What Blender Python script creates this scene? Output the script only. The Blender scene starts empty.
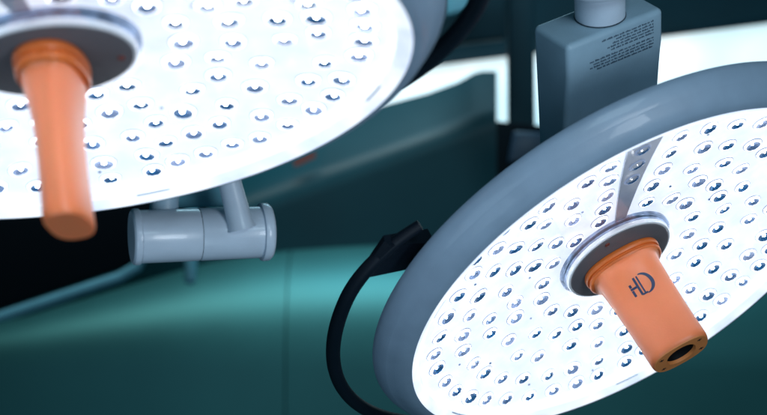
import bpy, bmesh, math, random
from mathutils import Vector, Matrix, noise
random.seed(7)
S = 0.000924            # metres per modelling unit
F = 1500.0              # focal length in those units
sc = bpy.context.scene
COL = sc.collection

# ------------------------------------------------------------------ camera
CAMZ = 1.6
cam_d = bpy.data.cameras.new('camera'); cam = bpy.data.objects.new('camera', cam_d); COL.objects.link(cam)
cam.location = (0, 0, CAMZ); cam.rotation_euler = (math.radians(90), 0, 0)
cam_d.sensor_width = 36; cam_d.lens = F / 767 * 36; cam_d.clip_start = 0.05; cam_d.clip_end = 100
cam_d.dof.use_dof = True; cam_d.dof.focus_distance = 1450 * S; cam_d.dof.aperture_fstop = 5.6
sc.camera = cam
sc.view_settings.view_transform = 'Standard'; sc.view_settings.look = 'None'
sc.view_settings.exposure = 0; sc.view_settings.gamma = 1

def C2W(v):             # camera axes (x right, y up, z to the viewer) -> world direction
    return Vector((v[0], -v[2], v[1]))
def W(px, py, D):       # a point seen at photo pixel px,py at depth D units
    return Vector(((px - 383.5) / F * D * S, D * S, CAMZ - (py - 207.5) / F * D * S))

# ------------------------------------------------------------------ light
w = bpy.data.worlds.new('World'); sc.world = w; w.use_nodes = True
w.node_tree.nodes['Background'].inputs['Color'].default_value = (0.03, 0.22, 0.30, 1)
w.node_tree.nodes['Background'].inputs['Strength'].default_value = 0.15

def area(name, loc, target, size, power, col, sy=None):
    d = bpy.data.lights.new(name, 'AREA'); d.energy = power; d.color = col; d.size = size
    if sy: d.shape = 'RECTANGLE'; d.size_y = sy
    o = bpy.data.objects.new(name, d); COL.objects.link(o); o.location = loc
    o.rotation_euler = (Vector(target) - Vector(loc)).to_track_quat('-Z', 'Y').to_euler()
    return o
def spot(name, loc, target, ang, power, col, blend=1.0, rad=0.02):
    d = bpy.data.lights.new(name, 'SPOT'); d.energy = power; d.color = col; d.spot_size = math.radians(ang)
    d.spot_blend = blend; d.shadow_soft_size = rad
    o = bpy.data.objects.new(name, d); COL.objects.link(o); o.location = loc
    o.rotation_euler = (Vector(target) - Vector(loc)).to_track_quat('-Z', 'Y').to_euler()
    return o
area('ceiling_light', (0.55, -0.45, 2.35), (0.1, 1.3, 1.6), 0.7, 11, (0.66, 0.88, 1.0))
area('low_left_fill', (-0.5, -0.2, 0.65), (0.0, 1.3, 1.6), 1.0, 7, (0.58, 0.80, 1.0))  # added fill from low left for the bezels and handle ends
area('rim_fill', (0.9, -0.1, 1.5), W(430, 30, 1080), 0.5, 1.0, (0.8, 0.9, 1.0)).data.spread = math.radians(50)  # added fill, lifts the outer rim of the left lamp
area('cabinet_streak_fill', W(120, -520, 3000), W(200, 290, 3560), 1.3, 4.8, (0.86, 0.92, 0.86), 0.2).data.spread = math.radians(110)  # unseen lamp added overhead to make the streak across the panels
area('duct_ridge_fill', W(420, -420, 3300), W(400, 150, 3780), 0.8, 18.0, (0.45, 0.82, 1.0))  # unseen lamp added to bring out the duct's ridge and upper face

# ------------------------------------------------------------------ materials
def mat(name, col, rough=0.45, metal=0.0, noise_amt=0.06, nscale=40, bump=0.0, bscale=300, emis=None, estr=0.0, coat=0.0, trans=0.0, spec=0.5, sss=0.0):
    m = bpy.data.materials.new(name); m.use_nodes = True
    nt = m.node_tree; b = nt.nodes['Principled BSDF']
    b.inputs['Roughness'].default_value = rough; b.inputs['Metallic'].default_value = metal
    b.inputs['Coat Weight'].default_value = coat; b.inputs['Transmission Weight'].default_value = trans
    b.inputs['Specular IOR Level'].default_value = spec
    if sss:
        b.inputs['Subsurface Weight'].default_value = sss; b.inputs['Subsurface Radius'].default_value = (0.012, 0.004, 0.002); b.inputs['Subsurface Scale'].default_value = 0.5
    tc = nt.nodes.new('ShaderNodeTexCoord'); n = nt.nodes.new('ShaderNodeTexNoise')
    n.inputs['Scale'].default_value = nscale; n.inputs['Detail'].default_value = 6; nt.links.new(tc.outputs['Object'], n.inputs['Vector'])
    r = nt.nodes.new('ShaderNodeValToRGB'); e = r.color_ramp.elements
    e[0].position = 0.3; e[1].position = 0.7
    e[0].color = tuple(c * (1 - noise_amt) for c in col) + (1,); e[1].color = tuple(min(1, c * (1 + noise_amt)) for c in col) + (1,)
    nt.links.new(n.outputs['Fac'], r.inputs['Fac']); nt.links.new(r.outputs['Color'], b.inputs['Base Color'])
    mr = nt.nodes.new('ShaderNodeMapRange'); mr.inputs['To Min'].default_value = max(0, rough - 0.06); mr.inputs['To Max'].default_value = min(1, rough + 0.08)
    nt.links.new(n.outputs['Fac'], mr.inputs['Value']); nt.links.new(mr.outputs['Result'], b.inputs['Roughness'])
    if bump:
        n2 = nt.nodes.new('ShaderNodeTexNoise'); n2.inputs['Scale'].default_value = bscale; n2.inputs['Detail'].default_value = 3
        nt.links.new(tc.outputs['Object'], n2.inputs['Vector'])
        bp = nt.nodes.new('ShaderNodeBump'); bp.inputs['Strength'].default_value = bump; bp.inputs['Distance'].default_value = 0.001
        nt.links.new(n2.outputs['Fac'], bp.inputs['Height']); nt.links.new(bp.outputs['Normal'], b.inputs['Normal'])
    if emis:
        b.inputs['Emission Color'].default_value = emis + (1,); b.inputs['Emission Strength'].default_value = estr
    return m

M = {}
M['bezel'] = mat('grey_blue_enamel', (0.24, 0.33, 0.44), 0.42, bump=0.12, bscale=900, coat=0.15)
M['back'] = mat('grey_enamel_back', (0.27, 0.38, 0.52), 0.42, bump=0.1, bscale=900)
M['block'] = mat('grey_blue_casting', (0.27, 0.40, 0.50), 0.45, bump=0.15, bscale=700)
M['joint'] = mat('light_grey_enamel', (0.50, 0.59, 0.70), 0.3, bump=0.08, bscale=700, coat=0.2)
M['seam'] = mat('dark_seam', (0.02, 0.04, 0.06), 0.6)
M['black'] = mat('black_rubber', (0.003, 0.007, 0.014), 0.5, bump=0.1, spec=0.3)
M['navy'] = mat('dark_navy_plastic', (0.006, 0.02, 0.05), 0.4)
M['cap'] = mat('dark_grey_cap', (0.13, 0.125, 0.14), 0.5, bump=0.25, bscale=500)
M['ring'] = mat('polished_ring', (0.27, 0.36, 0.52), 0.2, metal=0.6, noise_amt=0.5, nscale=90)
M['ring_white'] = mat('clear_acrylic_rim', (0.85, 0.9, 0.95), 0.1, noise_amt=0.05, coat=0.5)
M['orange'] = mat('orange_silicone', (0.93, 0.245, 0.095), 0.36, noise_amt=0.05, nscale=25, bump=0.15, bscale=600, sss=0.4)
M['orange_deep'] = mat('deep_orange_plastic', (0.72, 0.15, 0.022), 0.35, noise_amt=0.05)
M['orange_end'] = mat('brown_orange_end', (0.78, 0.25, 0.07), 0.5, noise_amt=0.08, bump=0.15, bscale=600)
M['hole'] = mat('black_socket', (0.004, 0.004, 0.005), 0.5)
M['ink'] = mat('navy_print', (0.015, 0.03, 0.09), 0.45)
M['label_ink'] = mat('grey_print', (0.03, 0.06, 0.10), 0.6)
M['screw'] = mat('red_brown_screw', (0.18, 0.04, 0.03), 0.4)
M['strip'] = mat('grey_module_plate', (0.36, 0.42, 0.53), 0.3, noise_amt=0.1, coat=0.3)
M['dome'] = mat('lens_glass', (0.05, 0.13, 0.26), 0.07, metal=0.35, noise_amt=0.5, nscale=260, bump=0.9, bscale=420, coat=0.6)
M['lens_edge'] = mat('lens_edge', (0.06, 0.09, 0.14), 0.45, noise_amt=0.2, spec=0.2, emis=(0.45, 0.56, 0.85), estr=0.45)
M['clip'] = mat('clip_slot', (0.62, 0.70, 0.82), 0.3)
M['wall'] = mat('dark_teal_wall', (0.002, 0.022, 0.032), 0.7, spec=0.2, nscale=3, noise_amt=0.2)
M['panel'] = mat('teal_steel_panel', (0.045, 0.185, 0.185), 0.50, metal=0.65, nscale=2.5, noise_amt=0.12, bump=0.05, bscale=60)
M['beam'] = mat('teal_duct_enamel', (0.007, 0.050, 0.064), 0.40, spec=0.28, nscale=5, noise_amt=0.12)
M['darkbox'] = mat('near_black_panel', (0.001, 0.004, 0.007), 0.8, spec=0.1)
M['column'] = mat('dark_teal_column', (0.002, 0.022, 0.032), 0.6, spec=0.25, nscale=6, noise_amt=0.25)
M['rail'] = mat('light_teal_rail', (0.13, 0.35, 0.44), 0.35)
M['red'] = mat('dull_red_reflection', (0.20, 0.035, 0.02), 0.6)  # colour of a reddish reflection on the duct

def emitter(name, c1, c2, s1, s2, nscale, base=(0.8, 0.85, 0.9), rough=0.25):
    m = bpy.data.materials.new(name); m.use_nodes = True; nt = m.node_tree; b = nt.nodes['Principled BSDF']
    b.inputs['Base Color'].default_value = base + (1,); b.inputs['Roughness'].default_value = rough
    tc = nt.nodes.new('ShaderNodeTexCoord'); n = nt.nodes.new('ShaderNodeTexNoise'); n.inputs['Scale'].default_value = nscale; n.inputs['Detail'].default_value = 5
    nt.links.new(tc.outputs['Object'], n.inputs['Vector'])
    r = nt.nodes.new('ShaderNodeValToRGB'); r.color_ramp.elements[0].position = 0.35; r.color_ramp.elements[1].position = 0.62
    r.color_ramp.elements[0].color = c1 + (1,); r.color_ramp.elements[1].color = c2 + (1,)
    mr = nt.nodes.new('ShaderNodeMapRange'); mr.inputs['From Min'].default_value = 0.35; mr.inputs['From Max'].default_value = 0.62
    mr.inputs['To Min'].default_value = s1; mr.inputs['To Max'].default_value = s2
    nt.links.new(n.outputs['Fac'], r.inputs['Fac']); nt.links.new(n.outputs['Fac'], mr.inputs['Value'])
    nt.links.new(r.outputs['Color'], b.inputs['Emission Color']); nt.links.new(mr.outputs['Result'], b.inputs['Emission Strength'])
    return m
M['lit'] = emitter('lit_reflector', (0.78, 0.86, 1.0), (0.85, 0.91, 1.0), 0.92, 1.0, 40, base=(.35, .38, .42))
M['rim_lit'] = emitter('lit_cover_rim', (0.70, 0.80, 1.0), (0.86, 0.92, 1.0), 0.92, 1.08, 30, base=(.4, .45, .5))
M['glow'] = emitter('led_halo', (0.85, 0.92, 1.0), (1, 1, 1), 2.4, 4.0, 150)
M['chip'] = emitter('led_chip', (1, 1, 1), (1, 1, 1), 45, 60, 10)
M['lightbox'] = emitter('backlit_screen', (0.48, 0.84, 0.94), (0.86, 0.98, 1.0), 0.78, 1.0, 2.2)

def vary(m, dark, pale):       # every lens takes its own depth of blue
    nt = m.node_tree; p = nt.nodes['Principled BSDF']
    oi = nt.nodes.new('ShaderNodeObjectInfo'); r = nt.nodes.new('ShaderNodeValToRGB')
    r.color_ramp.elements[0].color = dark + (1,); r.color_ramp.elements[1].color = pale + (1,); r.color_ramp.elements[0].position = 0.25
    nt.links.new(oi.outputs['Random'], r.inputs['Fac']); nt.links.new(r.outputs['Color'], p.inputs['Base Color'])
    nt.links.new(r.outputs['Color'], p.inputs['Emission Color']); p.inputs['Emission Strength'].default_value = 0.25
vary(M['dome'], (0.02, 0.10, 0.24), (0.30, 0.38, 0.58))

def clear_cover():
    m = bpy.data.materials.new('clear_cover'); m.use_nodes = True; nt = m.node_tree
    nt.nodes.remove(nt.nodes['Principled BSDF']); out = nt.nodes['Material Output']
    t = nt.nodes.new('ShaderNodeBsdfTransparent'); t.inputs['Color'].default_value = (0.97, 0.985, 1, 1)
    g = nt.nodes.new('ShaderNodeBsdfGlossy'); g.inputs['Roughness'].default_value = 0.08
    fr = nt.nodes.new('ShaderNodeFresnel'); fr.inputs['IOR'].default_value = 1.3
    mx = nt.nodes.new('ShaderNodeMixShader')
    nt.links.new(fr.outputs['Fac'], mx.inputs['Fac']); nt.links.new(t.outputs[0], mx.inputs[1]); nt.links.new(g.outputs[0], mx.inputs[2])
    nt.links.new(mx.outputs[0], out.inputs['Surface']); return m
M['clear'] = clear_cover()

# ------------------------------------------------------------------ mesh helpers
def link(name, bm, mats, parent=None, smooth=True, auto=None):
    me = bpy.data.meshes.new(name); bmesh.ops.recalc_face_normals(bm, faces=bm.faces) if auto is None else None
    bm.to_mesh(me); bm.free()
    for m in (mats if isinstance(mats, (list, tuple)) else [mats]): me.materials.append(m)
    if smooth:
        for p in me.polygons: p.use_smooth = True
        try: me.set_sharp_from_angle(angle=math.radians(38))
        except Exception: pass
    o = bpy.data.objects.new(name, me); COL.objects.link(o)
    if parent: o.parent = parent
    return o
def tag(o, label=None, cat=None, group=None, kind=None):
    if label: o['label'] = label
    if cat: o['category'] = cat
    if group: o['group'] = group
    if kind: o['kind'] = kind
    return o
def thing(name, label, cat, mw, group=None):
    o = bpy.data.objects.new(name, None); COL.objects.link(o); o.matrix_world = mw
    o.empty_display_size = 0.05
    return tag(o, label, cat, group)
def lathe(bm, prof, n=96, mi=0, closed=False, a0=0.0, a1=2 * math.pi, M4=None):
    full = abs(a1 - a0 - 2 * math.pi) < 1e-6
    cnt = n if full else n + 1; rings = []
    for i in range(cnt):
        a = a0 + (a1 - a0) * i / n; ca, sa = math.cos(a), math.sin(a); rr = []
        for r, z in prof:
            p = Vector((r * ca, r * sa, z)) * S
            if M4: p = M4 @ p
            rr.append(bm.verts.new(p))
        rings.append(rr)
    m = len(prof)
    for i in range(n):
        A = rings[i]; B = rings[(i + 1) % cnt]
        for j in range(m if closed else m - 1):
            f = bm.faces.new((A[j], B[j], B[(j + 1) % m], A[(j + 1) % m])); f.material_index = mi
    if not full and closed:
        bm.faces.new(rings[0]); bm.faces.new(rings[-1][::-1])
    bmesh.ops.remove_doubles(bm, verts=bm.verts, dist=1e-7)
def tube(bm, pts, r, n=16, flat=1.0, up=None, caps=True, scale=1.0):
    pts = [Vector(p) for p in pts]; rings = []
    for i, p in enumerate(pts):
        t = (pts[min(i + 1, len(pts) - 1)] - pts[max(i - 1, 0)]).normalized()
        a = (up or Vector((0.13, 0.2, 0.97))); x = t.cross(a).normalized(); y = x.cross(t).normalized()
        ri = r[i] if isinstance(r, (list, tuple)) else r
        rings.append([bm.verts.new(p + (x * math.cos(k * 2 * math.pi / n) * ri + y * math.sin(k * 2 * math.pi / n) * ri * flat) * scale) for k in range(n)])
    for i in range(len(rings) - 1):
        for k in range(n):
            bm.faces.new((rings[i][k], rings[i][(k + 1) % n], rings[i + 1][(k + 1) % n], rings[i + 1][k]))
    if caps:
        bm.faces.new(rings[0][::-1]); bm.faces.new(rings[-1])
def box(bm, o, ex, ey, ez):      # origin corner and three edge vectors
    o = Vector(o); ex, ey, ez = Vector(ex), Vector(ey), Vector(ez)
    v = [bm.verts.new(o + ex * i + ey * j + ez * k) for k in (0, 1) for j in (0, 1) for i in (0, 1)]
    for q in ((0, 1, 3, 2), (4, 6, 7, 5), (0, 4, 5, 1), (2, 3, 7, 6), (0, 2, 6, 4), (1, 5, 7, 3)):
        bm.faces.new([v[i] for i in q])
    return v
def bevel(bm, w, seg=4):
    bmesh.ops.bevel(bm, geom=list(bm.edges), offset=w, segments=seg, profile=0.5, affect='EDGES')
def prism(pts, D, th, w=0.0):   # a slab outlined at photo pixels at depth D, going back by th units
    bm = bmesh.new(); a = [bm.verts.new(W(x, y, D)) for x, y in pts]
    b = [bm.verts.new(v.co + Vector((0, th * S, 0))) for v in a]; n = len(a)
    bm.faces.new(a); bm.faces.new(b[::-1])
    for i in range(n): bm.faces.new((a[i], b[i], b[(i + 1) % n], a[(i + 1) % n]))
    bmesh.ops.recalc_face_normals(bm, faces=bm.faces)
    if w: bevel(bm, w * S, 3)
    return bm

# ------------------------------------------------------------------ surgical lamp head
K = 0.00045             # the LED bowl is a shallow paraboloid
LEDS = [(108, -157), (92, -133), (72, -109), (53, -87), (35, -67), (137, -139), (119, -115), (100, -89), (81, -69), (62, -49), (79, -22), (159, -116), (142, -85), (116, -56), (112, -21), (86, 7), (51, -179), (28, -150), (58, -143), (31, -114), (178, -90), (158, -59), (142, -24), (118, 8), (81, 41), (62, 67), (37, 90), (193, -62), (173, -31), (148, 4), (134, 42), (106, 63), (87, 89), (42, 120), (206, -37), (180, -2), (177, 37), (133, 81), (114, 108), (77, 126), (49, 153), (211, -7), (172, 68), (159, 100), (139, 128), (113, 153), (86, 170), (56, 184), (64, 212), (211, 29), (207, 60), (198, 91), (185, 116), (167, 143), (145, 169), (120, 192), (92, 207), (-14, -186), (-11, -156), (-6, -126), (-40, -160), (-34, -132), (-84, -174), (-73, -148), (-112, -162), (-106, -124), (-139, -143), (-130, -106), (-164, -123), (-155, -83), (-65, -118), (-93, -89), (-126, -71), (-142, -43), (-52, -95), (-98, -56), (-114, -32), (-142, -4), (-44, -66), (-69, -46), (-82, -22), (-151, 33), (-166, -56), (-120, 24), (-87, 11), (-144, 66), (-110, 56), (-79, 42), (-157, 110), (-115, 96), (-61, 69), (-136, 134), (-79, 102), (-96, 130), (-112, 158), (-128, 185), (-66, 148), (-83, 175), (-99, 201), (-53, 115), (-150, 168), (6, -77), (-1, -99), (18, 160), (22, 192), (29, 221), (-71, 215), (10, 85), (-15, 85), (-25, -82), (63, 99), (15, 116), (-10, 117), (-90, 75), (-117, -5), (-7, 148), (-32, 144), (0, 180), (-25, 178), (-49, 173), (-169, 63), (-176, 39), (-179, 15), (-180, -10), (10, -180), (72, -165), (5, 212), (-20, 211), (-45, 207), (-160, 139), (-184, 106), (-195, 83), (-203, 60), (-209, 35), (-212, 10), (-211, -15), (-208, -40), (-202, -65), (-193, -88), (-74, -199), (-50, -206), (-25, -211), (0, -212), (25, -211), (50, -206), (74, -199), (97, -188), (131, -167)]
def bowl_z(x, y): return K * (x * x + y * y)
def bowl_frame(x, y, rot):
    n = Vector((-2 * K * x, -2 * K * y, 1)).normalized(); t = Vector((math.cos(rot), math.sin(rot), 0)); t = (t - n * t.dot(n)).normalized()
    b = n.cross(t); m = Matrix((t, b, n)).transposed().to_4x4(); m.translation = Vector((x, y, bowl_z(x, y))) * S
    return m
def led_shape(bm, M4, lit=True, k=1.0):
    # thin lens edge ring, lens skirt, dark faceted glass dish and a small bright bead in its middle
    r_ = random.Random(round(M4[0][3] * 1e6) * 31 + round(M4[1][3] * 1e6))
    lathe(bm, [(8.9 * k, 0.3), (9.0 * k, 0.9), (9.5 * k, 0.9), (9.7 * k, 0.2)], 22, 1, M4=M4)
    q = r_.uniform(6.7, 7.7)
    lathe(bm, [(8.9 * k, 0.3), (8.5 * k, 1.6), ((q + .5) * k, 2.5), (q * k, 2.6)], 20, 3 if lit else 1, M4=M4)
    lathe(bm, [(q * k, 2.6), (6.3 * k, r_.uniform(1.7, 2.1)), (4.8 * k, r_.uniform(0.8, 1.3)), (3.2 * k, 0.5), (1.4 * k, 0.3)], r_.choice((8, 9, 10, 20)), 0, M4=M4)
    B4 = M4 @ Matrix.Translation(Vector((r_.uniform(-1, 1), r_.uniform(-1, 1), 0.15)) * S)
    s = r_.uniform(0.75, 1.1) * k
    lathe(bm, [(1.6 * s, 0.3), (1.4 * s, 0.9), (0.8 * s, 1.3), (0.001, 1.4)], r_.choice((4, 5, 6, 12)), 2, M4=B4)

def superell(a, b, e, n=64):
    out = []
    for i in range(n):
        t = 2 * math.pi * i / n; c, s = math.cos(t), math.sin(t)
        out.append((a * math.copysign(abs(c) ** (2 / e), c), b * math.copysign(abs(s) ** (2 / e), s)))
    return out
def loft(bm, secs, e=2.6, n=64, cap0=True, cap1=True):
    rings = [[bm.verts.new(Vector((x, y, z)) * S) for x, y in superell(a, b, e, n)] for z, a, b in secs]
    for A, B in zip(rings, rings[1:]):
        for i in range(n): bm.faces.new((A[i], A[(i + 1) % n], B[(i + 1) % n], B[i]))
    if cap0: bm.faces.new(rings[0][::-1])
    if cap1: bm.faces.new(rings[-1])
BODY = [(27, 37, 24.5), (28.5, 34.5, 25), (31, 33.2, 25.2), (34, 32.6, 25), (39, 32.2, 24), (47, 31.8, 21.8), (58, 31.4, 19.6), (72, 31.0, 18.4), (90, 30.6, 18.2), (108, 30.4, 18.8), (122, 30.4, 19.4)]
def body_ab(z):
    for (z0, a0, b0), (z1, a1, b1) in zip(BODY, BODY[1:]):
        if z0 <= z <= z1:
            t = (z - z0) / (z1 - z0); return a0 + (a1 - a0) * t, b0 + (b1 - b0) * t
    return BODY[-1][1:]

def lamp_head(name, label, bs, origin, u, v, n, led_rot, strip_ang, grip_ang, handle_rot, logo, cap_screw, grip_label=None):
    u, v, n = (C2W(q) for q in (u, v, n))
    mw = Matrix((u, v, n)).transposed().to_4x4(); mw.translation = Vector((0, 0, CAMZ)) + C2W(origin) * S
    L = thing(name, label, 'surgical lamp', mw, 'surgical lamps')
    # housing: bezel ring and back shell
    bm = bmesh.new()
    lathe(bm, [(240.2, 30), (240.2, 38.5), (241.5, 39.8), (244, 39.6), (247, 38.6), (250, 37.6), (257, 31.5), (261.0, 26.5), (261.9, 25.8), (262.7, 25.0), (266, 20.5), (268.6, 15), (269.3, 11), (268.6, 8.5)], 200)
    link('bezel', bm, M['bezel'], L)
    bm = bmesh.new()
    lathe(bm, [(267.8, 8.5), (266, 6.8), (262, 4.6), (252, 1), (235, -6), (200, -21), (160, -33), (100, -40), (0.001, -43)], 160)
    link('housing', bm, M['back'], L)
    # lit reflector bowl, cut open where the grey module sits
    bm = bmesh.new(); prof = [(r, K * r * r) for r in range(20, 228, 6)] + [(228.5, K * 228.5 * 228.5), (229.6, 30), (230, 34)]
    lathe(bm, prof, 120)
    link('reflector', bm, M['lit'], L)
    # grey module plate
    ca, sa = math.cos(strip_ang), math.sin(strip_ang)
    bm = bmesh.new(); rows = []
    for i in range(13):
        r = 60 + (221 - 60) * i / 12; hw = 6 + 13.5 * i / 12
        rows.append([bm.verts.new(Vector((r * ca - t * hw * sa, r * sa + t * hw * ca, K * (r * r + hw * hw * t * t) + (1.5 if abs(t) < 1 else 0.2))) * S) for t in (-1, -0.97, 0, 0.97, 1)])
    for A, B in zip(rows, rows[1:]):
        for j in range(4): bm.faces.new((A[j], A[j + 1], B[j + 1], B[j]))
    link('grey_module', bm, M['strip'], L)
    # LEDs
    cr, sr = math.cos(led_rot), math.sin(led_rot); pos = []
    for x, y in LEDS:
        X, Y = x * cr - y * sr, x * sr + y * cr
        ar = abs((math.atan2(Y, X) - strip_ang + math.pi) % (2 * math.pi) - math.pi); rad = math.hypot(X, Y)
        if rad * math.sin(min(ar, 1.5)) < 6 + 13.5 * (rad - 60) / 161 + 5 and ar < 1.2: continue
        if rad > 217.5: X, Y = X * 217.5 / rad, Y * 217.5 / rad
        pos.append((X, Y, True))
    for r in (137, 164, 192): pos.append((r * ca, r * sa, False))
    def vis(q):          # those in frame first
        p = mw @ (Vector((q[0], q[1], 10)) * S); X = p.x / p.y * F + 383.5; Y = 207.5 - (p.z - CAMZ) / p.y * F
        return max(0, -X, X - 767) + max(0, -Y, Y - 415)
    pos.sort(key=vis)
    rnd = random.Random(3)
    for i, (x, y, lit) in enumerate(pos[:98]):
        bm = bmesh.new(); M4 = bowl_frame(x, y, rnd.uniform(0, 6.28)); M4.translation += M4.to_3x3() @ Vector((0, 0, (0.2 if lit else 1.6) * S))
        M4 = M4 @ Matrix.Rotation(rnd.uniform(-.09, .09), 4, 'X') @ Matrix.Rotation(rnd.uniform(-.09, .09), 4, 'Y')
        led_shape(bm, M4, lit, rnd.uniform(0.86, 1.08) if lit else 1.15); link('led', bm, [M['dome'], M['lens_edge'], M['chip'], M['glow']], L)
    if pos[98:]:
        bm = bmesh.new()
        for x, y, lit in pos[98:]:
            led_shape(bm, bowl_frame(x, y, 0), lit)
        tag(link('led_cluster', bm, [M['dome'], M['lens_edge'], M['chip'], M['glow']], L), kind='stuff')
    # tiny fixing dots between the LEDs
    for x, y in ((140, -112), (89, -49), (104, 31), (162, 60), (59, 94), (-111, -147), (-70, -72), (-86, 70), (-107, -7), (136, 147), (-20, 132), (20, -118), (66, 196), (190, 20), (-170, 10)):
        X, Y = x * cr - y * sr, x * sr + y * cr
        bm = bmesh.new(); lathe(bm, [(1.3, 0.1), (1.2, 0.9), (0.001, 1.1)], 10, M4=bowl_frame(X, Y, 0)); link('fixing_screw', bm, M['dome'], L)
    # cover: clear plate and its bright rim with slots
    bm = bmesh.new(); lathe(bm, [(60.5, 14), (90, 19), (140, 25.5), (190, 30.5), (230, 34.2)], 120); link('cover', bm, M['clear'], L)
    bm = bmesh.new(); lathe(bm, [(230, 33.5), (230.6, 35.2), (232.4, 35.8), (233.2, 37.0), (236, 38.2), (238.2, 39.8), (240.0, 40.4), (241.2, 39.6), (241.3, 38)], 180); link('cover_rim', bm, M['rim_lit'], L)
    for k in range(6):
        a = led_rot + math.radians(60 * k + 21)
        bm = bmesh.new(); lathe(bm, [(231.0, 35.2), (231.3, 36.0), (232.3, 36.3), (232.6, 35.7)], 12, a0=a - 0.06, a1=a + 0.06)
        link('cover_clip', bm, M['clip'], L)
    # hub
    bm = bmesh.new(); lathe(bm, [(61.5, 0.5), (61.5, 4.5), (60.5, 5.6), (58.6, 6.2)], 96); lathe(bm, [(58.6, 6.2), (58.2, 7.2), (57.8, 8.0)], 96)
    link('hub_ring', bm, M['ring'], L)
    bm = bmesh.new(); lathe(bm, [(57.8, 7), (57.7, 11.2), (57.2, 12.2), (56.2, 12.7), (55.0, 12.5)], 96); link('hub_rim', bm, M['ring_white'], L)
    bm = bmesh.new(); lathe(bm, [(55.0, 11), (54.8, 13.0), (53.8, 13.6), (0.001, 13.7)], 96); cap = link('hub_cap', bm, M['cap'], L)
    bm = bmesh.new(); T = Matrix.Translation(Vector((cap_screw[0], cap_screw[1], 13.5)) * S)
    lathe(bm, [(2.6, 0), (2.5, 1.0), (1.6, 1.4), (1.2, 0.8), (0.001, 0.8)], 16, M4=T); link('cap_screw', bm, M['screw'], cap)
    # sterile handle
    ch, sh = math.cos(handle_rot), math.sin(handle_rot); HR = Matrix.Rotation(handle_rot, 4, 'Z')
    def rot(o): o.matrix_local = HR; return o
    bm = bmesh.new(); loft(bm, [(z, a, b * bs) for z, a, b in BODY + [(126, 30.3, 19.5), (128.4, 29.8, 19.0), (129.6, 28.8, 18.0)]], cap0=True, cap1=not logo)
    H = rot(link('handle', bm, M['orange'], L))
    for sx in (-1, 1):           # mould parting line along each narrow side
        bm = bmesh.new(); tube(bm, [Vector((sx * (body_ab(z)[0] - 0.25), 0, z)) * S for z in range(34, 122, 6)], 0.55 * S, 8, up=Vector((0, 1, 0)))
        link('mould_seam', bm, M['orange'], H)
    bm = bmesh.new(); loft(bm, [(z, a, b * (1 + (bs - 1) * (.5 if bs < 1 else .25))) for z, a, b in [(13.4, 38, 24), (14, 40.4, 26.4), (15.5, 41.2, 27.2), (18.6, 41.2, 27.2), (20, 40.4, 26.4), (20.4, 38.6, 25), (21.8, 38.6, 25), (22.2, 39.6, 26), (23.4, 40.2, 26.6), (25.6, 39.8, 26.2), (27.2, 38.0, 25.2), (27.6, 33, 22)]], e=2.3)
    link('collar', bm, M['orange_deep'], H)
    if logo:
        # end face with socket and four small marks
        bm = bmesh.new(); o_ = superell(28.8, 18.0 * bs, 2.6); i_ = superell(15.6, 12.2 * bs, 2.1); dz = 129.6
        A = [bm.verts.new(Vector((x, y, dz)) * S) for x, y in o_]; B = [bm.verts.new(Vector((x * .985, y * .975, dz + .8)) * S) for x, y in o_]
        Cc = [bm.verts.new(Vector((x, y, dz + .8)) * S) for x, y in i_]; Dd = [bm.verts.new(Vector((x * .97, y * .97, dz - 3)) * S) for x, y in i_]
        for P, Q in ((A, B), (B, Cc), (Cc, Dd)):
            for i in range(64): bm.faces.new((P[i], P[(i + 1) % 64], Q[(i + 1) % 64], Q[i]))
        link('end_face', bm, M['orange_end'], H)
        bm = bmesh.new(); loft(bm, [(100, 14.5, 11.2 * bs), (dz - 2.6, 15.1, 11.8 * bs)], e=2.1, cap1=False); link('socket', bm, M['hole'], H)
        for sx in (-1, 1):
            for sy in (-1, 1):
                bm = bmesh.new(); cx, cy = sx * 20.5, sy * 8.5 * bs
                box(bm, Vector((cx - 2.2, cy - .45, dz + .7)) * S, (4.4 * S, 0, 0), (0, .9 * S, 0), (0, 0, .5 * S))
                box(bm, Vector((cx - .45, cy - 1.8, dz + .75)) * S, (.9 * S, 0, 0), (0, 3.6 * S, 0), (0, 0, .5 * S))
                link('end_mark', bm, M['hole'], H, smooth=False)
    if logo:
        bm = bmesh.new(); zc = 58.0; xc = -1.5
        def P(tx, ty):       # tx: reading direction, ty: up, on the broad side
            x = xc - tx; z = zc - ty; a, b = body_ab(z); b *= bs
            y = -b * (1 - min(.999, abs(x / a)) ** 2.6) ** (1 / 2.6) - 0.25
            return Vector((x, y, z)) * S
        def stroke(pts, wd):
            vs = []
            for i, (x, y) in enumerate(pts):
                a = Vector(pts[min(i + 1, len(pts) - 1)]) - Vector(pts[max(i - 1, 0)]); a.normalize(); nn = Vector((-a.y, a.x))
                ww = (wd[i] if isinstance(wd, list) else wd) / 2
                vs.append((bm.verts.new(P(x + nn.x * ww, y + nn.y * ww)), bm.verts.new(P(x - nn.x * ww, y - nn.y * ww))))
            for (a, b), (c, d) in zip(vs, vs[1:]): bm.faces.new((a, b, d, c))
        def seg(x0, y0, x1, y1, w_): stroke([(x0 + (x1 - x0) * t / 6, y0 + (y1 - y0) * t / 6) for t in range(7)], w_)
        seg(-10.5, 5, -10.5, 1.8, 2.4); seg(-10.5, -1.4, -10.5, -8, 2.4)
        seg(-11.7, 0.2, -5.2, 0.2, 2.2)
        seg(-4.0, 9.5, -4.0, -9.5, 2.3); seg(-0.6, 9.5, -0.6, -9.5, 1.6)
        seg(-4.0, -9.3, 2.0, -9.3, 1.8)
        arc = [(1.6 + 9.6 * math.cos(t), 10.2 * math.sin(t)) for t in [math.radians(-90 + 180 * i / 24) for i in range(25)]]
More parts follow.
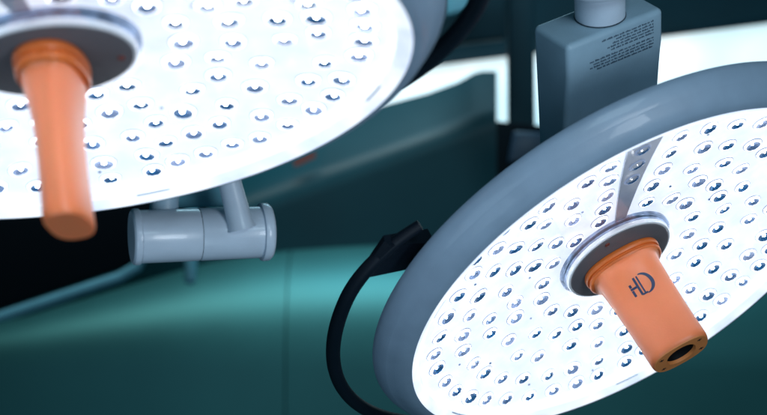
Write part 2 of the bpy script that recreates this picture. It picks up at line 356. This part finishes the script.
        stroke(arc, [1.0 + 2.6 * math.sin(math.pi * i / 24) for i in range(25)])
        link('logo', bm, M['ink'], H)
    # side rail for the unsterile hand, on two brackets
    bm = bmesh.new(); pts = []
    for i in range(61):
        t = -1 + 2 * i / 60; a = grip_ang + t * math.radians(54)
        r = 303 - 26 * max(0, abs(t) - .62) / .38 * max(0, abs(t) - .62) / .38 - 7 * t * t
        pts.append(Vector((r * math.cos(a), r * math.sin(a), -8)) * S)
    tube(bm, pts, [6.8 * S * (1 - .3 * abs(-1 + i / 30) ** 5) for i in range(61)], 20, flat=1.1, up=Vector((0, 0, 1)))
    R_ = link('side_rail', bm, M['black'], L)
    for sgn in (-1, 1):
        bm = bmesh.new(); a = grip_ang + sgn * math.radians(45)
        lathe(bm, [(236, -8), (293, -3), (296, -8), (293, -15), (236, -24)], 24, closed=True, a0=a - .075, a1=a + .075)
        link('rail_bracket', bm, M['black'], R_)
    return L

PR = dict(origin=(230.0, -43.35, -1500.0), u=(-0.87190884, -0.48966823, 0), v=(0.25640904, -0.45656487, -0.85194068), n=(0.41716828, -0.74281461, 0.52363831))
PL = dict(origin=(-224.557, 109.484, -1010.0), u=(-0.98518242, -0.17150976, 0), v=(0.05050727, -0.29012271, -0.95565571), n=(0.16390428, -0.9414952, 0.29448628))
lamp_head('surgical_lamp', 'round lit surgical lamp in focus at right, its orange handle marked HD', 1.24, led_rot=0.0, strip_ang=math.radians(-104), grip_ang=math.radians(0), handle_rot=0.0, logo=True, cap_screw=(8, -47), **PR)
lamp_head('surgical_lamp', 'nearer blurred lit surgical lamp at upper left with a plain narrow orange handle', 0.75, led_rot=math.radians(14), strip_ang=math.radians(-88), grip_ang=math.radians(158), handle_rot=math.radians(90), logo=False, cap_screw=(-45, 10), **PL)

# ------------------------------------------------------------------ mount block above the right lamp
b_ = math.radians(35); ph = math.radians(31)
ax = Vector((-0.10, math.cos(b_), math.sin(b_))).normalized(); h1 = Vector((1, 0, 0)); h1 = (h1 - ax * h1.dot(ax)).normalized(); h2 = h1.cross(ax)
e1 = h1 * math.cos(ph) - h2 * math.sin(ph)     # along the printed face, rightwards
e2 = h1 * math.sin(ph) + h2 * math.cos(ph)     # outward normal of the printed face
DB = 1340.0; kb = DB / F
A0 = Vector(((567.5 - 383.5) * kb, (207.5 - 47) * kb, -DB))
mwb = Matrix((C2W(e1), C2W(-e2), C2W(ax))).transposed().to_4x4()   # local x right along face, y inwards, z up
mwb.translation = Vector((0, 0, CAMZ)) + C2W(A0) * S
T_ = thing('lamp_mount', 'grey blue mounting block with printed text and round neck above the right lamp', 'lamp mount', mwb)
Lx, Ly, Lz = 123 * kb, 60 * kb, 215 * kb
bm = bmesh.new(); vv = []
secs = [(0, 0, 0, 0), (-38 * kb, 0.0, 0, 0.0), (-50 * kb, 1.5, 0, 0), (-70 * kb, 4.5, 0, 1), (-Lz, 20, 0, 5)]  # front tapers inwards below the top band, shaped so it looks shaded
rr = []
for z, dy, dl, dr in secs:
    rr.append([bm.verts.new(Vector(p) * S) for p in ((dl * .3, dy, z), (Lx + dr, dy, z), (Lx + dr, Ly, z), (dl, Ly, z))])
for A, B in zip(rr, rr[1:]):
    for i in range(4): bm.faces.new((A[i], A[(i + 1) % 4], B[(i + 1) % 4], B[i]))
bm.faces.new(rr[0]); bm.faces.new(rr[-1][::-1]); bmesh.ops.recalc_face_normals(bm, faces=bm.faces)
ed = [e for e in bm.edges if abs(e.calc_face_angle(0)) > 0.5]
bmesh.ops.bevel(bm, geom=ed, offset=5.5 * S, segments=5, profile=0.5, affect='EDGES')
blk = link('block', bm, M['block'], T_)
# print: rows of tiny unreadable words, ragged at the left, straight at the right
bm = bmesh.new(); rnd = random.Random(11)
starts = [0.34, 0.50, 0.46, 0.40, 0.44, 0.20, 0.24, 0.20, 0.28]
for k, st in enumerate(starts):
    z = (-10.5 - k * 3.4 - (2.2 if k >= 5 else 0)) * kb; x = st * Lx * 0.92 + 4
    while x < Lx * 0.885:
        wl = rnd.uniform(2.5, 8.5) * kb; xe = min(x + wl, Lx * 0.89); xx = x
        while xx < xe:          # letters of a word
            lw = rnd.uniform(0.9, 1.5); hh = rnd.choice((1.5, 1.5, 2.1)) * kb
            v = [bm.verts.new(Vector((p, -0.12, q)) * S) for p, q in ((xx, z), (min(xx + lw, xe), z), (min(xx + lw, xe), z + hh), (xx, z + hh))]
            bm.faces.new(v); xx += lw + 0.35
        x = xe + 1.3 * kb
link('printed_text', bm, M['label_ink'], blk, smooth=False)
bm = bmesh.new(); T = Matrix.Translation(Vector((Lx * 0.52, Ly * 0.5, 0)) * S)
lathe(bm, [(26.8 * kb, 0.4), (26.8 * kb, 1.2), (26.2 * kb, 1.3)], 64, M4=T); link('neck_seam', bm, M['seam'], T_)
bm = bmesh.new(); lathe(bm, [(26.0 * kb, 0.2), (26.0 * kb, 34 * kb)], 64, M4=T); link('neck', bm, M['joint'], T_)
bm = bmesh.new(); lathe(bm, [(26.2 * kb, 33.5 * kb), (37.5 * kb, 35.5 * kb), (39 * kb, 38 * kb), (39 * kb, 52 * kb), (30 * kb, 60 * kb), (30 * kb, 300 * kb), (0.01, 300 * kb)], 64, M4=T); link('flange', bm, M['joint'], T_)

# ------------------------------------------------------------------ pivot joint behind the left lamp
DJ = 1330.0
def cw(px, py, D): return W(px, py, D)
J0 = cw(133, 237, DJ - 10); J1 = cw(261, 232, DJ + 25)
axis = (J1 - J0).normalized(); Ln = (J1 - J0).length / S
z_ = axis; x_ = Vector((0, 1, 0)); x_ = (x_ - z_ * x_.dot(z_)).normalized(); y_ = z_.cross(x_)
mwj = Matrix((x_, y_, z_)).transposed().to_4x4(); mwj.translation = J0
J = thing('pivot_joint', 'light grey horizontal pivot barrel hanging below the rim of the left lamp', 'pivot joint', mwj)
kj = DJ / F; Rj = 27.0 * kj; sm = 66 * kj
bm = bmesh.new(); lathe(bm, [(0.01, -1.5), (Rj * .95, -1.5), (Rj * 1.03, 0), (Rj * 1.05, 2), (Rj * 1.04, 5), (Rj * .985, 6.2), (Rj * .985, sm - 1.2), (Rj * .96, sm)], 80); link('barrel', bm, M['joint'], J)
bm = bmesh.new(); lathe(bm, [(Rj * .945, sm - .5), (Rj * .945, sm + 1.0)], 80); link('barrel_seam', bm, M['seam'], J)
bm = bmesh.new(); lathe(bm, [(Rj * .96, sm + .5), (Rj * .985, sm + 1.7), (Rj * .975, Ln)], 80); link('barrel', bm, M['joint'], J)
bm = bmesh.new(); lathe(bm, [(Rj * .9, Ln - 1), (Rj * 1.08, Ln - 0.5), (Rj * 1.1, Ln + 1), (Rj * 1.09, Ln + 6), (Rj * 1.0, Ln + 8.5), (Rj * .9, Ln + 9.2), (0.01, Ln + 9.4)], 80); link('end_cap', bm, M['joint'], J)
inv = mwj.inverted()
bm = bmesh.new(); p0 = cw(213, 120, DJ - 10); p1 = cw(242, 229, DJ - 4)
tube(bm, [inv @ (p0 + (p1 - p0) * t) for t in (0, .25, .5, .75, .93, 1.0)], [11.0 * kj * S, 11.2 * kj * S, 11.5 * kj * S, 12 * kj * S, 12.8 * kj * S, 14.5 * kj * S], 40, up=Vector((1, 0, 0)))
link('arm_tube', bm, M['joint'], J)
bm = bmesh.new(); p0 = cw(168, 150, DJ + 5); p1 = cw(163, 222, DJ + 10)
tube(bm, [inv @ p0, inv @ p1], [13 * kj * S, 15 * kj * S], 32, up=Vector((1, 0, 0))); link('lug', bm, M['block'], J)
bm = bmesh.new(); p = [cw(176, 196, DJ + 40), cw(228, 184, DJ + 40), cw(234, 206, DJ + 40), cw(172, 208, DJ + 40)]
vs = [bm.verts.new(inv @ q) for q in p] + [bm.verts.new(inv @ (q + Vector((0, 10 * S, 0)))) for q in p]
for q in ((0, 1, 2, 3), (7, 6, 5, 4), (0, 4, 5, 1), (1, 5, 6, 2), (2, 6, 7, 3), (3, 7, 4, 0)): bm.faces.new([vs[i] for i in q])
bevel(bm, 2 * S, 2); link('web_plate', bm, M['rail'], J)

# ------------------------------------------------------------------ background, well behind and out of focus
bm = bmesh.new(); y = 4500 * S
v = [bm.verts.new(p) for p in ((-6, y, -1), (6, y, -1), (6, y, 5), (-6, y, 5))]; bm.faces.new(v)
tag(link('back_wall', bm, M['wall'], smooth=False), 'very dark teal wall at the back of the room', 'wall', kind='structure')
# teal panelled cabinet front below, two leaves with a dark joint between them
CB = thing('wall_cabinet', 'teal steel panelled front filling the lower background, crossed by a soft streak of light', 'cabinet', Matrix.Translation(W(285, 420, 3500)))
Ti = Matrix.Translation(-W(285, 420, 3500))
def child(name, bm, m, par, inv_): bm.transform(inv_); return link(name, bm, m, par)
def leaf(st, mi):
    bm = bmesh.new(); rows = []
    for x, y, rad in st:
        f0 = W(x, y, 3560); rp = rad / F * 3560 * S; sec = [f0 + Vector((0, rp + .3, 0))]
        for k in range(17):
            a = math.radians(90 * k / 16); sec.append(f0 + Vector((0, rp * (1 - math.sin(a)), -rp * (1 - math.cos(a)))))
        sec.append(Vector((f0.x, f0.y, W(0, 760, 3560).z))); rows.append([bm.verts.new(p) for p in sec])
    for A, B in zip(rows, rows[1:]):
        for q in range(len(A) - 1): bm.faces.new((A[q], A[q + 1], B[q + 1], B[q]))
    bm.faces.new(rows[0]); bm.faces.new(rows[-1][::-1])
    child('panel', bm, M['panel'], CB, Ti)
leaf([(-420, 400, 22), (-200, 366, 24), (0, 324, 44), (70, 303, 64), (130, 285, 84), (200, 264, 106), (250, 253, 118), (284.8, 248, 122)], 0)
leaf([(286.0, 248, 122), (340, 244, 126), (400, 240, 130), (600, 238, 134), (1100, 238, 134)], 0)
# dark monitor back with a pale rail below
tag(link('dark_screen', prism([(-200, 120), (205, 120), (205, 236), (140, 262), (-200, 377)], 3330, 70, 5), M['darkbox']), 'black slanting panel behind the left lamp, above the pale teal rail', 'panel')
bm = bmesh.new(); tube(bm, [W(-200, 384, 3300), W(0, 317, 3300), W(120, 277, 3300), W(138, 266, 3300), W(147, 252, 3300), W(148, 225, 3300)], 12 * S, 20)
tag(link('rail_pipe', bm, M['rail']), 'thin pale teal rail sloping along the lower edge of the black panel', 'rail')
bm = bmesh.new(); tube(bm, [W(191, 200, 3300), W(191, 262, 3280), W(190, 280, 3280), W(189, 284, 3280)], [14 * S, 14 * S, 13.5 * S, 9 * S], 24)
tag(link('pipe_end', bm, M['rail']), 'short teal pipe end seen just below the pivot barrel', 'pipe')
# slanting duct with rounded ridge
BE = thing('ceiling_beam', 'slanting teal duct with a lighter rounded ridge between the two lamps', 'beam', Matrix.Translation(W(380, 170, 3300)))
Tb = Matrix.Translation(-W(380, 170, 3300))
# section swept from lower left to upper right: upper face leans back, ridge, lower face drops
bm = bmesh.new(); rows = []
top = [(20, 290), (150, 226), (215, 172), (330, 119), (428, 93), (458, 82), (467, 77), (474, 73), (482, 71), (497, 71)]
ridge = [(20, 296), (150, 246), (215, 216), (330, 176), (428, 140), (460, 128), (468, 125), (474, 122.5), (482, 119.5), (497, 114)]
for (tx, ty), (rx, ry) in zip(top, ridge):
    a = W(tx, ty, 3860); r0 = W(rx, ry, 3740); lo = W(rx, 300, 3800)
    sec = [a + Vector((0, .12, 0)), a]
    u0 = (a - r0); l0 = (lo - r0); d1 = u0.normalized() * 44 * S; d2 = l0.normalized() * 40 * S
    for t in [i / 8 for i in range(9)]:
        sec.append(r0 + d1 * (1 - t) ** 2 + d2 * t ** 2)
    sec += [lo, lo + Vector((0, .1, 0))]; rows.append([bm.verts.new(p) for p in sec])
for A, B in zip(rows, rows[1:]):
    for j in range(len(A) - 1): bm.faces.new((A[j], A[j + 1], B[j + 1], B[j]))
bm.faces.new(rows[0]); bm.faces.new(rows[-1][::-1])
child('duct_body', bm, M['beam'], BE, Tb)
child('red_reflection', prism([(293, 161), (314, 151), (316, 157), (295, 167)], 3728, 4), M['red'], BE, Tb)  # small red patch painting a reflected smudge on the duct
# backlit screen
LB = thing('light_box', 'long glowing blue white light box behind the mount block and duct', 'light box', Matrix.Translation(W(600, 100, 3800)))
Tl = Matrix.Translation(-W(600, 100, 3800))
child('lit_screen', prism([(280, 85), (900, 6), (900, 150), (280, 132)], 4150, 10), M['lightbox'], LB, Tl)
child('screen_frame', prism([(280, 78), (900, -1), (900, 6), (280, 85)], 4130, 40, 2), M['column'], LB, Tl)
# columns and dark boxes in front of it
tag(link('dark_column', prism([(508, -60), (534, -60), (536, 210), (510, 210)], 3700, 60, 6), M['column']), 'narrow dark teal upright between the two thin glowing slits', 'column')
tag(link('lower_cover_plate', prism([(497, 121), (560, 127), (560, 210), (497, 210)], 3430, 16, 3), M['darkbox']), 'near black plate below the thin glowing slits', 'plate')
tag(link('small_junction_box', prism([(514, 131), (546, 133), (546, 157), (508, 163)], 3400, 25, 5), mat('blue_grey_box', (0.008, 0.03, 0.06), .4)), 'small dim blue box left of the mount block foot', 'box')
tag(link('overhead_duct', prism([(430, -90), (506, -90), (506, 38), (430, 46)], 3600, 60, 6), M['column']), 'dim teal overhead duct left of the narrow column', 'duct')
bm = prism([(444, -40), (474, -40), (472, 10), (446, 16)], 3500, 40, 6)
tag(link('hanging_bracket', bm, M['rail']), 'small pale teal bracket at the top edge between the lamps', 'bracket')
